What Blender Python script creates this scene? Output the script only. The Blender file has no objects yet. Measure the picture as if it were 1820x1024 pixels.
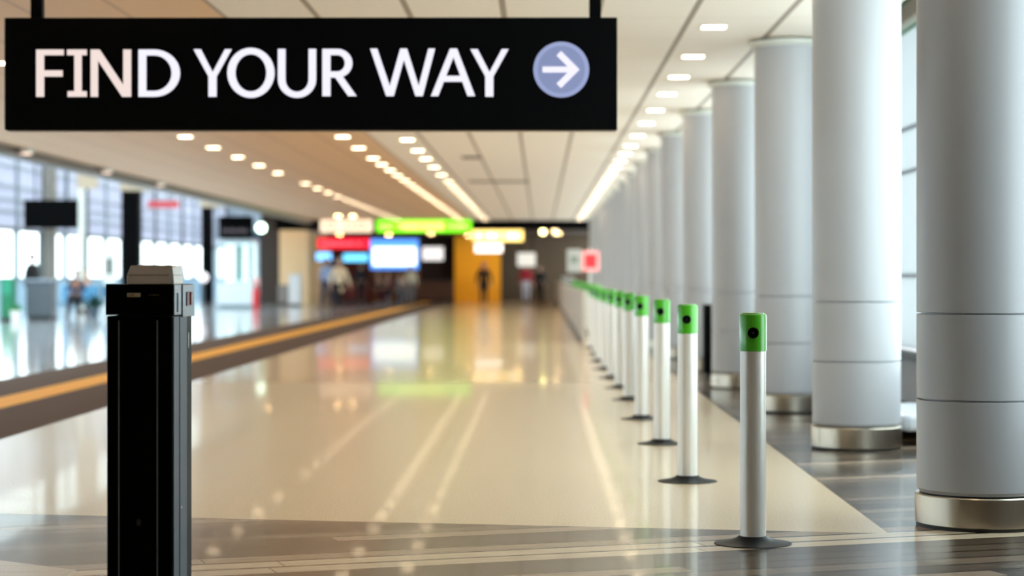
import bpy, math, random
from mathutils import Vector, Matrix
random.seed(4)
S = bpy.context.scene
COL = S.collection

# ------------------------------------------------------------------ camera
F = 3640.0                       # focal length in pixels of the 1820 px wide frame
CH = 1.2                         # eye height
cam_d = bpy.data.cameras.new('camera'); cam = bpy.data.objects.new('camera', cam_d); COL.objects.link(cam)
cam.location = (0, 0, CH); cam.rotation_euler = (math.pi / 2, 0, 0)
cam_d.sensor_width = 36; cam_d.lens = 72
cam_d.shift_x = -50 / 1820; cam_d.shift_y = -22 / 1820
cam_d.clip_end = 400
cam_d.dof.use_dof = True; cam_d.dof.focus_distance = 9.0; cam_d.dof.aperture_fstop = 1.75
S.camera = cam

# ------------------------------------------------------------------ daylight sky
W = bpy.data.worlds.new('sky'); S.world = W; W.use_nodes = True
wb = W.node_tree.nodes['Background']
wb.inputs[0].default_value = (0.92, 0.97, 1.0, 1); wb.inputs[1].default_value = 2.2
LAMP = 8.0                      # strength of the ceiling downlights

S.view_settings.view_transform = 'Standard'; S.view_settings.look = 'None'
S.view_settings.gamma = 1; S.view_settings.use_curve_mapping = False
S.view_settings.exposure = 1.42
S.cycles.use_denoising = True
S.cycles.max_bounces = 7; S.cycles.diffuse_bounces = 5; S.cycles.glossy_bounces = 4
S.cycles.transparent_max_bounces = 12
S.cycles.sample_clamp_indirect = 6; S.cycles.blur_glossy = 0.5
S.cycles.caustics_reflective = True; S.cycles.caustics_refractive = False


def at(px, py_or_none, d, z=None):
    """world point seen at pixel (px, py) at distance d along the hall"""
    return Vector(((px - 960) / F * d, d, CH - (py_or_none - 490) / F * d if z is None else z))


# ------------------------------------------------------------------ materials
def srgb(r, g, b):
    def f(c):
        c /= 255
        return c / 12.92 if c <= .04045 else ((c + .055) / 1.055) ** 2.4
    return (f(r), f(g), f(b), 1)


def mat(name, col, rough=.5, metal=0, emit=None, strength=0, noise=0, scale=20, bump=0, coat=0, trans=0, stretch=None, spec=.5):
    m = bpy.data.materials.new(name); m.use_nodes = True
    n, l = m.node_tree.nodes, m.node_tree.links
    b = n['Principled BSDF']
    col = tuple(col) if len(col) == 4 else tuple(col) + (1,)
    b.inputs['Base Color'].default_value = col
    b.inputs['Roughness'].default_value = rough; b.inputs['Metallic'].default_value = metal
    b.inputs['Coat Weight'].default_value = coat; b.inputs['Specular IOR Level'].default_value = spec
    if emit is not None:
        b.inputs['Emission Color'].default_value = tuple(emit) + ((1,) if len(emit) == 3 else ())
        b.inputs['Emission Strength'].default_value = strength
    if noise or bump:
        tc = n.new('ShaderNodeTexCoord'); mp = n.new('ShaderNodeMapping'); nz = n.new('ShaderNodeTexNoise')
        nz.inputs['Scale'].default_value = scale; nz.inputs['Detail'].default_value = 3
        if stretch: mp.inputs['Scale'].default_value = stretch
        l.new(tc.outputs['Object'], mp.inputs[0]); l.new(mp.outputs[0], nz.inputs['Vector'])
        if noise:
            mx = n.new('ShaderNodeMix'); mx.data_type = 'RGBA'
            mx.inputs[6].default_value = tuple(c * (1 - noise) for c in col[:3]) + (1,)
            mx.inputs[7].default_value = tuple(min(1, c * (1 + noise)) for c in col[:3]) + (1,)
            l.new(nz.outputs[0], mx.inputs[0]); l.new(mx.outputs[2], b.inputs['Base Color'])
        if bump:
            bp = n.new('ShaderNodeBump'); bp.inputs['Strength'].default_value = bump
            bp.inputs['Distance'].default_value = .002
            l.new(nz.outputs[0], bp.inputs['Height']); l.new(bp.outputs[0], b.inputs['Normal'])
    return m


def math_node(n, l, op, a, b=None, c=None):
    k = n.new('ShaderNodeMath'); k.operation = op
    for i, v in enumerate((a, b, c)):
        if v is None: continue
        if isinstance(v, (int, float)): k.inputs[i].default_value = v
        else: l.new(v, k.inputs[i])
    return k.outputs[0]


def plank_material():
    m = bpy.data.materials.new('stone_planks'); m.use_nodes = True
    n, l = m.node_tree.nodes, m.node_tree.links; b = n['Principled BSDF']
    tc = n.new('ShaderNodeTexCoord'); sp = n.new('ShaderNodeSeparateXYZ'); l.new(tc.outputs['Object'], sp.inputs[0])
    X, Y = sp.outputs[0], sp.outputs[1]
    a = math.radians(19.5)
    v = math_node(n, l, 'ADD', math_node(n, l, 'MULTIPLY', X, -math.sin(a)), math_node(n, l, 'MULTIPLY', Y, math.cos(a)))
    u = math_node(n, l, 'ADD', math_node(n, l, 'MULTIPLY', X, math.cos(a)), math_node(n, l, 'MULTIPLY', Y, math.sin(a)))
    w = .175
    vi = math_node(n, l, 'DIVIDE', math_node(n, l, 'SUBTRACT', v, 8.12), w)
    idx = math_node(n, l, 'FLOOR', vi); fr = math_node(n, l, 'FRACT', vi)
    # board ends, offset per row
    off = n.new('ShaderNodeTexWhiteNoise'); off.noise_dimensions = '1D'; l.new(idx, off.inputs['W'])
    ui = math_node(n, l, 'ADD', math_node(n, l, 'DIVIDE', u, 1.9), math_node(n, l, 'MULTIPLY', off.outputs[0], 7))
    uidx = math_node(n, l, 'FLOOR', ui); ufr = math_node(n, l, 'FRACT', ui)
    wn = n.new('ShaderNodeTexWhiteNoise'); wn.noise_dimensions = '2D'
    cb = n.new('ShaderNodeCombineXYZ'); l.new(idx, cb.inputs[0]); l.new(uidx, cb.inputs[1]); l.new(cb.outputs[0], wn.inputs['Vector'])
    ramp = n.new('ShaderNodeValToRGB'); ramp.color_ramp.interpolation = 'CONSTANT'
    el = ramp.color_ramp.elements
    el[0].position = 0; el[0].color = srgb(96, 82, 71)
    el[1].position = .38; el[1].color = srgb(134, 116, 100)
    for p, c in ((.66, srgb(76, 64, 55)), (.86, srgb(182, 160, 140))):
        e = el.new(p); e.color = c
    alt = math_node(n, l, 'FRACT', math_node(n, l, 'ADD', math_node(n, l, 'MULTIPLY', idx, .39), math_node(n, l, 'MULTIPLY', wn.outputs[0], .22)))
    l.new(alt, ramp.inputs[0])
    # the pair of pale boards
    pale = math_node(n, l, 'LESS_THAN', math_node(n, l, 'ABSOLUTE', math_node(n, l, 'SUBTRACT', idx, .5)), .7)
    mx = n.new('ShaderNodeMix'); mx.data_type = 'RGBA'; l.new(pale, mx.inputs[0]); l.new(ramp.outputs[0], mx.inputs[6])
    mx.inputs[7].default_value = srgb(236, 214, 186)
    nz = n.new('ShaderNodeTexNoise'); nz.inputs['Scale'].default_value = 3
    cv = n.new('ShaderNodeCombineXYZ'); l.new(u, cv.inputs[0]); l.new(math_node(n, l, 'MULTIPLY', v, 9), cv.inputs[1]); l.new(cv.outputs[0], nz.inputs['Vector'])
    mn = n.new('ShaderNodeMix'); mn.data_type = 'RGBA'; mn.blend_type = 'MULTIPLY'; mn.inputs[0].default_value = .35
    l.new(mx.outputs[2], mn.inputs[6]); l.new(nz.outputs[0], mn.inputs[7])
    s1 = math_node(n, l, 'LESS_THAN', fr, .17); s2 = math_node(n, l, 'LESS_THAN', ufr, .003)
    seam = math_node(n, l, 'MAXIMUM', s1, s2)
    ms = n.new('ShaderNodeMix'); ms.data_type = 'RGBA'; l.new(seam, ms.inputs[0]); l.new(mn.outputs[2], ms.inputs[6])
    ms.inputs[7].default_value = srgb(12, 10, 9)
    l.new(ms.outputs[2], b.inputs['Base Color'])
    b.inputs['Roughness'].default_value = .2; b.inputs['Specular IOR Level'].default_value = .12; b.inputs['Coat Weight'].default_value = .16; b.inputs['Coat Roughness'].default_value = .035
    nb = n.new('ShaderNodeTexNoise'); nb.inputs['Scale'].default_value = 6; l.new(tc.outputs['Object'], nb.inputs['Vector'])
    bp = n.new('ShaderNodeBump'); bp.inputs['Strength'].default_value = .25; bp.inputs['Distance'].default_value = .002
    l.new(nb.outputs[0], bp.inputs['Height']); l.new(bp.outputs[0], b.inputs['Normal'])
    return m


def tile_material(name, col, rough, size, seam_col, fleck=.12, seam_w=.004, fleck_scale=90, bump=.12, x0=0, y0=0):
    m = bpy.data.materials.new(name); m.use_nodes = True
    n, l = m.node_tree.nodes, m.node_tree.links; b = n['Principled BSDF']
    tc = n.new('ShaderNodeTexCoord'); sp = n.new('ShaderNodeSeparateXYZ'); l.new(tc.outputs['Object'], sp.inputs[0])
    nz = n.new('ShaderNodeTexNoise'); nz.inputs['Scale'].default_value = fleck_scale; nz.inputs['Detail'].default_value = 4
    l.new(tc.outputs['Object'], nz.inputs['Vector'])
    rp = n.new('ShaderNodeValToRGB'); rp.color_ramp.elements[0].position = .35; rp.color_ramp.elements[1].position = .65
    rp.color_ramp.elements[0].color = tuple(c * (1 - fleck) for c in col[:3]) + (1,)
    rp.color_ramp.elements[1].color = tuple(min(1, c * (1 + fleck)) for c in col[:3]) + (1,)
    l.new(nz.outputs[0], rp.inputs[0])
    fx = math_node(n, l, 'FRACT', math_node(n, l, 'DIVIDE', math_node(n, l, 'SUBTRACT', sp.outputs[0], x0), size[0]))
    fy = math_node(n, l, 'FRACT', math_node(n, l, 'DIVIDE', math_node(n, l, 'SUBTRACT', sp.outputs[1], y0), size[1]))
    s = math_node(n, l, 'MAXIMUM', math_node(n, l, 'LESS_THAN', fx, seam_w / size[0]), math_node(n, l, 'LESS_THAN', fy, seam_w / size[1]))
    mx = n.new('ShaderNodeMix'); mx.data_type = 'RGBA'; l.new(s, mx.inputs[0]); l.new(rp.outputs[0], mx.inputs[6]); mx.inputs[7].default_value = seam_col
    l.new(mx.outputs[2], b.inputs['Base Color']); b.inputs['Roughness'].default_value = rough; b.inputs['Coat Weight'].default_value = .2; b.inputs['Coat Roughness'].default_value = .035
    n2 = n.new('ShaderNodeTexNoise'); n2.inputs['Scale'].default_value = 5; l.new(tc.outputs['Object'], n2.inputs['Vector'])
    bp = n.new('ShaderNodeBump'); bp.inputs['Strength'].default_value = bump; bp.inputs['Distance'].default_value = .003
    l.new(n2.outputs[0], bp.inputs['Height']); l.new(bp.outputs[0], b.inputs['Normal'])
    return m


def ceiling_material(name, col, seam, x0, pitch, width, cross=1.5):
    m = bpy.data.materials.new(name); m.use_nodes = True
    n, l = m.node_tree.nodes, m.node_tree.links; b = n['Principled BSDF']
    tc = n.new('ShaderNodeTexCoord'); sp = n.new('ShaderNodeSeparateXYZ'); l.new(tc.outputs['Object'], sp.inputs[0])
    fx = math_node(n, l, 'FRACT', math_node(n, l, 'DIVIDE', math_node(n, l, 'SUBTRACT', sp.outputs[0], x0 - width / 2), pitch))
    s = math_node(n, l, 'LESS_THAN', fx, width / pitch)
    fy = math_node(n, l, 'FRACT', math_node(n, l, 'DIVIDE', sp.outputs[1], cross))
    s2 = math_node(n, l, 'MULTIPLY', math_node(n, l, 'LESS_THAN', fy, .015 / cross), .5)
    s = math_node(n, l, 'MAXIMUM', s, s2)
    mx = n.new('ShaderNodeMix'); mx.data_type = 'RGBA'; l.new(s, mx.inputs[0])
    mx.inputs[6].default_value = col; mx.inputs[7].default_value = seam
    l.new(mx.outputs[2], b.inputs['Base Color']); b.inputs['Roughness'].default_value = .55
    return m


def translucent(name, col, tcol, mixf=.6):
    m = bpy.data.materials.new(name); m.use_nodes = True
    n, l = m.node_tree.nodes, m.node_tree.links; n.remove(n['Principled BSDF'])
    d = n.new('ShaderNodeBsdfDiffuse'); d.inputs[0].default_value = col
    t = n.new('ShaderNodeBsdfTranslucent'); t.inputs[0].default_value = tcol
    a = n.new('ShaderNodeMixShader'); a.inputs[0].default_value = mixf
    l.new(d.outputs[0], a.inputs[1]); l.new(t.outputs[0], a.inputs[2])
    l.new(a.outputs[0], n['Material Output'].inputs[0]); return m


def pane_material(name, tint):
    m = bpy.data.materials.new(name); m.use_nodes = True
    n, l = m.node_tree.nodes, m.node_tree.links; n.remove(n['Principled BSDF'])
    t = n.new('ShaderNodeBsdfTransparent'); t.inputs[0].default_value = tint
    g = n.new('ShaderNodeBsdfGlossy'); g.inputs['Roughness'].default_value = .05
    a = n.new('ShaderNodeMixShader'); a.inputs[0].default_value = .06
    l.new(t.outputs[0], a.inputs[1]); l.new(g.outputs[0], a.inputs[2]); l.new(a.outputs[0], n['Material Output'].inputs[0])
    return m


M = {}
M['planks'] = plank_material()
M['terrazzo'] = tile_material('beige_terrazzo', srgb(230, 206, 172), .22, (60, 60), srgb(150, 130, 110), .15, fleck_scale=120, x0=-30, y0=-30)
M['terrazzo_polished'] = tile_material('polished_terrazzo', srgb(222, 192, 152), .17, (1.9, 6), srgb(165, 140, 115), .06, .012, 40, .05)
M['pale_plank'] = tile_material('pale_planks', srgb(200, 180, 156), .2, (9, .18), srgb(110, 95, 80), .05, .005)
M['carpet'] = mat('dark_walkway_band', srgb(84, 60, 46), .75, spec=.2, noise=.15, scale=60)
M['yellow_line'] = mat('amber_line', srgb(244, 172, 58), .6, spec=.2, noise=.06, scale=30)
M['left_tile'] = tile_material('grey_tile', srgb(165, 165, 170), .10, (1.2, 1.2), srgb(110, 110, 115), .05, .02, 30, .04)
M['ceil_panel'] = ceiling_material('ceiling_panels', srgb(238, 226, 212), srgb(150, 134, 118), 1.21, .75, .05)
M['ceil_tan'] = ceiling_material('ceiling_tan', srgb(226, 186, 144), srgb(196, 158, 122), 1.21, .75, .04, 3)  # tan with fainter seams, set against the paler right-hand panels
M['column'] = mat('satin_column_panel', srgb(174, 174, 178), .40, noise=.015, scale=150)
M['steel'] = mat('brushed_steel', srgb(190, 180, 165), .28, 1, noise=.05, scale=40, bump=.25, stretch=(1, 1, .03))
M['dark'] = mat('black_gap', srgb(14, 13, 13), .6)
M['cap_tan'] = mat('tan_soffit_trim', srgb(160, 142, 124), .6)
M['tube'] = mat('satin_aluminium', srgb(240, 236, 230), .34, .25, noise=.03, scale=60, stretch=(1, 1, .05))
M['green'] = mat('green_cap', srgb(80, 188, 30), .28, noise=.04, scale=90, coat=.3)
M['green_rim'] = mat('cap_rim', srgb(150, 185, 140), .3)
M['rubber'] = mat('dark_rubber', srgb(16, 19, 26), .45, spec=.2)
M['lens'] = mat('black_lens', srgb(6, 6, 8), .2, spec=.2)
M['lens_ring'] = mat('lens_ring', srgb(40, 55, 40), .3, .6)
M['post_black'] = mat('black_post_enamel', srgb(3, 3, 4), .45, spec=.05)
M['post_grey'] = mat('slate_grey_channel', srgb(40, 51, 68), .5, 0, noise=.06, scale=90, stretch=(1, 1, .1))
M['groove_glint'] = mat('groove_glint_tone', srgb(120, 135, 148), .35)  # pale tone stands in for white light glinting along the grooves
M['housing'] = mat('offwhite_housing', srgb(236, 228, 220), .4, noise=.04, scale=50)
M['housing_rim'] = mat('cream_rim', srgb(216, 186, 146), .5)
M['plate'] = mat('label_plate', srgb(196, 182, 158), .5, noise=.1, scale=200)
M['ink'] = mat('dark_ink', srgb(50, 44, 38), .6)
M['module'] = mat('grey_module_plastic', srgb(96, 102, 116), .25, .3, noise=.25, scale=160)
M['red'] = mat('red_gauge', srgb(170, 24, 30), .2, coat=.6)
M['sign_black'] = mat('sign_black', srgb(2, 2, 4), .6, spec=.08)
M['letter'] = mat('lit_letter', srgb(30, 30, 32), .4, emit=srgb(240, 238, 252), strength=.40)
M['letter_warm'] = mat('lit_letter_warm', srgb(32, 30, 29), .4, emit=srgb(232, 214, 208), strength=.42)
M['disc'] = mat('arrow_disc', srgb(110, 120, 160), .4, emit=srgb(134, 142, 176), strength=.36)
M['disc_in'] = mat('arrow_disc_centre', srgb(95, 104, 140), .4, emit=srgb(116, 124, 158), strength=.36)
M['lamp'] = mat('lamp_diffuser', (1, 1, 1, 1), .4, emit=(1.0, .76, .48), strength=LAMP)
M['lamp_rim'] = mat('lamp_rim', srgb(225, 220, 210), .4)
M['beam'] = mat('dark_bronze_beam', srgb(60, 50, 42), .35, .4)
M['frame'] = mat('window_frame_grey', srgb(120, 132, 142), .4, .3)
M['frame_dark'] = mat('dark_frame', srgb(46, 50, 52), .4)
M['pillar_black'] = mat('black_pillar', srgb(2, 2, 3), .6, spec=.04)
M['pillar_grey'] = mat('grey_pillar', srgb(112, 106, 100), .5)
M['pane'] = pane_material('clear_pane', (.9, .97, .97, 1))
M['louvre'] = translucent('frosted_upper_pane', srgb(200, 200, 212), (.43, .45, .51, 1), .85)
M['frost'] = translucent('frosted_wall_pane', srgb(205, 215, 216), (.52, .56, .57, 1), .66)
M['wall_low'] = mat('grey_sill_panel', srgb(168, 172, 178), .5)
M['seam_green'] = mat('green_trim', srgb(96, 158, 128), .4)
M['pale_trim'] = mat('pale_trim', srgb(212, 214, 206), .45)
M['brown'] = mat('brown_soffit', srgb(56, 36, 24), .6)
M['wall_plain'] = mat('beige_wall', srgb(170, 152, 132), .6)
M['parapet'] = mat('cream_parapet', srgb(196, 186, 172), .45)
M['skirt'] = mat('dark_skirting', srgb(72, 64, 58), .5)


def emat(name, rgb, s, base=None):
    return mat(name, base or srgb(*rgb), .4, emit=srgb(*rgb), strength=s * .6)


# ------------------------------------------------------------------ mesh helpers
class MB:
    def __init__(s): s.v = []; s.f = []; s.mi = []
    def add(s, vs, fs, mi=0):
        o = len(s.v); s.v += [tuple(p) for p in vs]
        s.f += [tuple(i + o for i in f) for f in fs]; s.mi += [mi] * len(fs); return s
    def box(s, x0, x1, y0, y1, z0, z1, mi=0):
        vs = [(x, y, z) for z in (z0, z1) for y in (y0, y1) for x in (x0, x1)]
        return s.add(vs, [(0, 2, 3, 1), (4, 5, 7, 6), (0, 1, 5, 4), (2, 6, 7, 3), (0, 4, 6, 2), (1, 3, 7, 5)], mi)
    def lathe(s, prof, n=32, cx=0, cy=0, mi=0, sx=1, sy=1):
        vs = []; fs = []
        for r, z in prof:
            for k in range(n):
                a = 2 * math.pi * k / n; vs.append((cx + r * math.cos(a) * sx, cy + r * math.sin(a) * sy, z))
        for i in range(len(prof) - 1):
            for k in range(n):
                k2 = (k + 1) % n; fs.append((i * n + k, i * n + k2, (i + 1) * n + k2, (i + 1) * n + k))
        fs.append(tuple(range(n - 1, -1, -1))); fs.append(tuple((len(prof) - 1) * n + k for k in range(n)))
        return s.add(vs, fs, mi)
    def prism(s, pts, y0, y1, mi=0):           # outline in XZ, extruded along Y
        n = len(pts)
        vs = [(x, y0, z) for x, z in pts] + [(x, y1, z) for x, z in pts]
        fs = [tuple(range(n)), tuple(range(2 * n - 1, n - 1, -1))] + [(i, i + n, (i + 1) % n + n, (i + 1) % n) for i in range(n)]
        return s.add(vs, fs, mi)
    def slab(s, pts, z0, z1, mi=0):            # outline in XY
        n = len(pts)
        vs = [(x, y, z0) for x, y in pts] + [(x, y, z1) for x, y in pts]
        fs = [tuple(range(n - 1, -1, -1)), tuple(range(n, 2 * n))] + [(i, (i + 1) % n, (i + 1) % n + n, i + n) for i in range(n)]
        return s.add(vs, fs, mi)
    def tube(s, p, q, r, n=10, r2=None, mi=0):
        p, q = Vector(p), Vector(q); d = (q - p).normalized()
        u = d.orthogonal().normalized(); w = d.cross(u); r2 = r if r2 is None else r2
        vs = [p + (u * math.cos(2 * math.pi * k / n) + w * math.sin(2 * math.pi * k / n)) * r for k in range(n)]
        vs += [q + (u * math.cos(2 * math.pi * k / n) + w * math.sin(2 * math.pi * k / n)) * r2 for k in range(n)]
        fs = [(k, (k + 1) % n, (k + 1) % n + n, k + n) for k in range(n)] + [tuple(range(n - 1, -1, -1)), tuple(range(n, 2 * n))]
        return s.add(vs, fs, mi)
    def stroke(s, pts, w, y0, y1, closed=False, mi=0):
        """flat band of width w following a path in XZ, thick from y0 to y1, mitred joints"""
        P = [Vector((a, b)) for a, b in pts]; n = len(P); L = []; R = []
        for i in range(n):
            if closed: a, c = P[i - 1], P[(i + 1) % n]; b = P[i]
            else: b = P[i]; a = P[i - 1] if i else None; c = P[i + 1] if i < n - 1 else None
            if a is None: t = (c - b).normalized(); k = 1
            elif c is None: t = (b - a).normalized(); k = 1
            else:
                t1 = (b - a).normalized(); t2 = (c - b).normalized(); t = (t1 + t2).normalized()
                k = 1 / max(.35, t.dot(t1))
            nn = Vector((-t.y, t.x)) * (w / 2 * k); L.append(b + nn); R.append(b - nn)
        m = n if closed else n - 1
        vs = []
        for y in (y0, y1):
            vs += [(p.x, y, p.y) for p in L] + [(p.x, y, p.y) for p in R]
        fs = []
        for i in range(m):
            j = (i + 1) % n
            fs += [(i, n + i, n + j, j), (2 * n + i, 2 * n + j, 3 * n + j, 3 * n + i),
                   (i, j, 2 * n + j, 2 * n + i), (n + i, 3 * n + i, 3 * n + j, n + j)]
        if not closed: fs += [(0, 2 * n, 3 * n, n), (n - 1, 2 * n - 1, 4 * n - 1, 3 * n - 1)]
        return s.add(vs, fs, mi)
    def build(s, name, mats, parent=None, smooth=False, loc=None, bevel=0):
        me = bpy.data.meshes.new(name); me.from_pydata(s.v, [], s.f)
        if not isinstance(mats, (list, tuple)): mats = [mats]
        for m in mats: me.materials.append(m)
        for p, i in zip(me.polygons, s.mi): p.material_index = i
        me.update()
        import bmesh
        bm = bmesh.new(); bm.from_mesh(me); bmesh.ops.recalc_face_normals(bm, faces=bm.faces); bm.to_mesh(me); bm.free()
        if smooth:
            for p in me.polygons: p.use_smooth = True
            try: me.set_sharp_from_angle(angle=math.radians(35))
            except Exception: pass
        o = bpy.data.objects.new(name, me); COL.objects.link(o)
        if parent is not None: o.parent = parent
        if loc is not None: o.location = loc
        if bevel:
            b = o.modifiers.new('bevel', 'BEVEL'); b.width = bevel; b.segments = 2; b.limit_method = 'ANGLE'
        return o


def tag(o, label, cat, group=None, kind=None):
    o['label'] = label; o['category'] = cat
    if group: o['group'] = group
    if kind: o['kind'] = kind
    return o


def thing(name, label, cat, loc=(0, 0, 0), rz=0, group=None, kind=None):
    o = bpy.data.objects.new(name, None); COL.objects.link(o); o.location = loc; o.rotation_euler = (0, 0, rz)
    o.empty_display_size = .1
    return tag(o, label, cat, group, kind)


def struct(o): o['kind'] = 'structure'; return o


def dup(root, loc, label=None, rz=None):
    r = root.copy(); COL.objects.link(r); r.location = loc
    if rz is not None: r.rotation_euler = (0, 0, rz)
    if label: r['label'] = label
    for ch in list(root.children):
        c = ch.copy(); COL.objects.link(c); c.parent = r
        for g in list(ch.children):
            d = g.copy(); COL.objects.link(d); d.parent = c
    return r


ORD = ('nearest second third fourth fifth sixth seventh eighth ninth tenth eleventh twelfth thirteenth fourteenth fifteenth sixteenth '
       'seventeenth eighteenth nineteenth twentieth').split()
ORD += ['twenty-' + w for w in 'first second third fourth fifth sixth seventh eighth ninth'.split()] + ['thirtieth']
ORD += ['thirty-' + w for w in 'first second third fourth fifth sixth seventh eighth ninth'.split()] + ['fortieth']

# ================================================================== THE SETTING
CZ = 3.28                         # ceiling height
XR, XL = 3.3, -18.0
YB = -14.0
# --- floor pieces, laid edge to edge
def line_y(x): return 9.83 - .182 * x           # where the plank floor meets the terrazzo
fl = MB(); 
fl.slab([(-30, YB), (XR, YB), (XR, 97.5), (1.72, 97.5), (1.62, line_y(1.62)), (-3.95, line_y(-3.95)), (-3.95, line_y(-3.95) - .001), (-30, line_y(-3.95) - .001)], -.1, 0)
struct(fl.build('floor', M['planks']))
struct(MB().slab([(-3.95, line_y(-3.95)), (1.62, line_y(1.62)), (1.66, 23), (-3.95, 23)], -.1, 0).build('floor', M['terrazzo']))
struct(MB().slab([(-3.95, 23), (1.66, 23), (1.72, 97.5), (-3.95, 97.5)], -.1, 0).build('floor', M['terrazzo_polished']))
ly = line_y(-3.95)
struct(MB().slab([(-5.3 + .42, ly), (-3.95, ly), (-3.95, 97.5), (-5.3 + .42, 97.5)], -.1, 0).build('floor', M['carpet']))
struct(MB().slab([(-5.32, ly), (-4.88, ly), (-4.88, 97.5), (-5.32, 97.5)], -.1, 0).build('floor', M['yellow_line']))
struct(MB().slab([(-6.22, ly), (-5.32, ly), (-5.32, 97.5), (-6.22, 97.5)], -.1, 0).build('floor', M['carpet']))
struct(MB().slab([(-30, ly), (-6.22, ly), (-6.22, 118), (-30, 118)], -.1, 0).build('floor', M['left_tile']))
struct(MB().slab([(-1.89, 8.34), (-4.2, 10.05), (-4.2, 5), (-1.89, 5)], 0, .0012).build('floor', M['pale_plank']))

# --- ceilings
struct(MB().box(-2.54, 2.75, YB, 77, CZ, CZ + .12).build('ceiling', M['ceil_panel']))
struct(MB().box(-8.5, -2.54, YB, 77, CZ, CZ + .12).build('ceiling', M['ceil_tan']))
struct(MB().box(2.75, XR + .4, YB, 97.5, 3.72, 3.84).build('ceiling', M['brown']))
struct(MB().box(2.70, 2.75, YB, 77, CZ + .12, 3.84).build('ceiling', M['cap_tan']))
struct(MB().box(-9.6, 2.75, 77.25, 97.5, 3.06, 3.16).build('ceiling', M['brown']))
struct(MB().box(-12.2, -8.78, 74, 117.4, 4.02, 4.14).build('ceiling', M['ceil_tan']))
struct(MB().box(-12.2, -8.78, 73.9, 74, 4.02, 6.2).build('wall_upper', M['wall_plain']))
# unseen glazed roof over the left concourse, added to let in fill daylight
struct(MB().box(XL - .2, -8.75, YB, 118, 6.3, 6.31).build('ceiling_fill_glazing', M['pane']))
struct(MB().box(XL - .2, -8.75, YB, 2, 6.32, 6.4).build('ceiling', M['ceil_tan']))  # unseen near part of the roof, closed to cut frontal daylight
for i in range(34): struct(MB().box(XL - .2, -8.75, YB + 3.9 * i, YB + .12 + 3.9 * i, 6.12, 6.3).build('trim_10', M['pale_trim']))
struct(MB().box(-8.75, -8.6, YB, 97.5, CZ + .06, 6.3).build('wall_upper', M['wall_plain']))
# edge beam along the left side of the ceiling
struct(MB().box(-8.78, -8.48, YB, 88, 3.13, CZ + .06).build('trim_1', M['beam'], bevel=.01))
# --- unseen wall behind the viewer, added to shut out daylight and bounce fill
struct(MB().box(-30, XR + .4, YB - .2, YB, 0, 6.3).build('wall_near_bounce', mat('cream_bounce_wall', srgb(240, 222, 198), .6)))

# --- right wall: frosted bay over a sill panel, unseen bays shaped for the light
struct(MB().box(XR, XR + .12, YB, 97.5, 0, .46).build('wall_right', M['wall_low']))
struct(MB().box(XR - .07, XR + .12, YB, 97.5, .46, .53).build('trim_2', M['frame_dark'], bevel=.008))
struct(MB().box(XR - .02, XR + .12, YB, 97.5, 0, .07).build('baseboard_right', M['skirt']))
yy = YB; k = 1
bounds = [.53, 1.2, 2.14, 2.53, 3.42]
for i in range(4):
    z0, z1 = bounds[i], bounds[i + 1]
    for y0, y1, m_ in ((YB, 8.2, M['wall_plain']), (8.2, 17, M['pane']), (17, 20.2, M['frost']), (20.2, 97.5, M['pane'])):  # near bay solid to cut frontal daylight; clear bays added to light the columns
        struct(MB().box(XR + .03, XR + .034, y0, y1, z0 + .012, z1 - .012).build('window_%d' % (i + 1), m_))
    struct(MB().box(XR + .0, XR + .05, YB, 97.5, z1 - .012, z1 + .012).build('trim_3', M['seam_green'] if i == 3 else M['frame']))
struct(MB().box(XR - .05, XR + .12, YB, 97.5, 3.45, 3.64).build('trim_4', M['pale_trim'], bevel=.02))
struct(MB().box(XR - .06, XR - .03, YB, 97.5, 3.62, 3.66).build('trim_5', M['seam_green']))
struct(MB().box(XR - .02, XR + .2, YB, 97.5, 3.66, 3.75).build('wall_right', M['brown']))

# --- left glazed facade
wl = MB().box(XL - .15, XL + .05, YB, 118, 0, 1.05)
struct(wl.build('wall_left', mat('blue_grey_dado', srgb(150, 178, 200), .35)))
struct(MB().box(XL - .15, XL + .1, YB, 118, 1.05, 1.13).build('trim_6', M['frame']))
struct(MB().box(XL - .15, XL + .05, YB, 118, 2.72, 2.84).build('trim_7', M['frame_dark']))
for z in (3.35, 3.75, 4.2, 4.9, 5.6):
    struct(MB().box(XL - .1, XL + .06, YB, 118, z, z + .07).build('trim_8', M['frame']))
n_w = 5
y = 2.0
while y < 118:
    y1 = min(y + 3.6, 118)
    lo = MB().box(XL - .01, XL, y + .05, y1 - .05, 1.13, 2.72).build('window_%d' % n_w, M['pane']); struct(lo)
    up = MB().box(XL - .01, XL, y + .05, y1 - .05, 2.84, 6.2).build('window_%d' % (n_w + 1), M['louvre']); struct(up)
    struct(MB().box(XL - .12, XL + .1, y - .09, y + .09, 1.05, 6.2).build('trim_9', M['frame_dark'] if n_w % 4 == 1 else M['frame']))
    n_w += 2; y += 3.6
struct(MB().box(XL - .15, XL, YB, 2, 1.13, 6.3).build('wall_left', M['wall_plain']))  # unseen near stretch kept solid to hold back daylight

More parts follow.
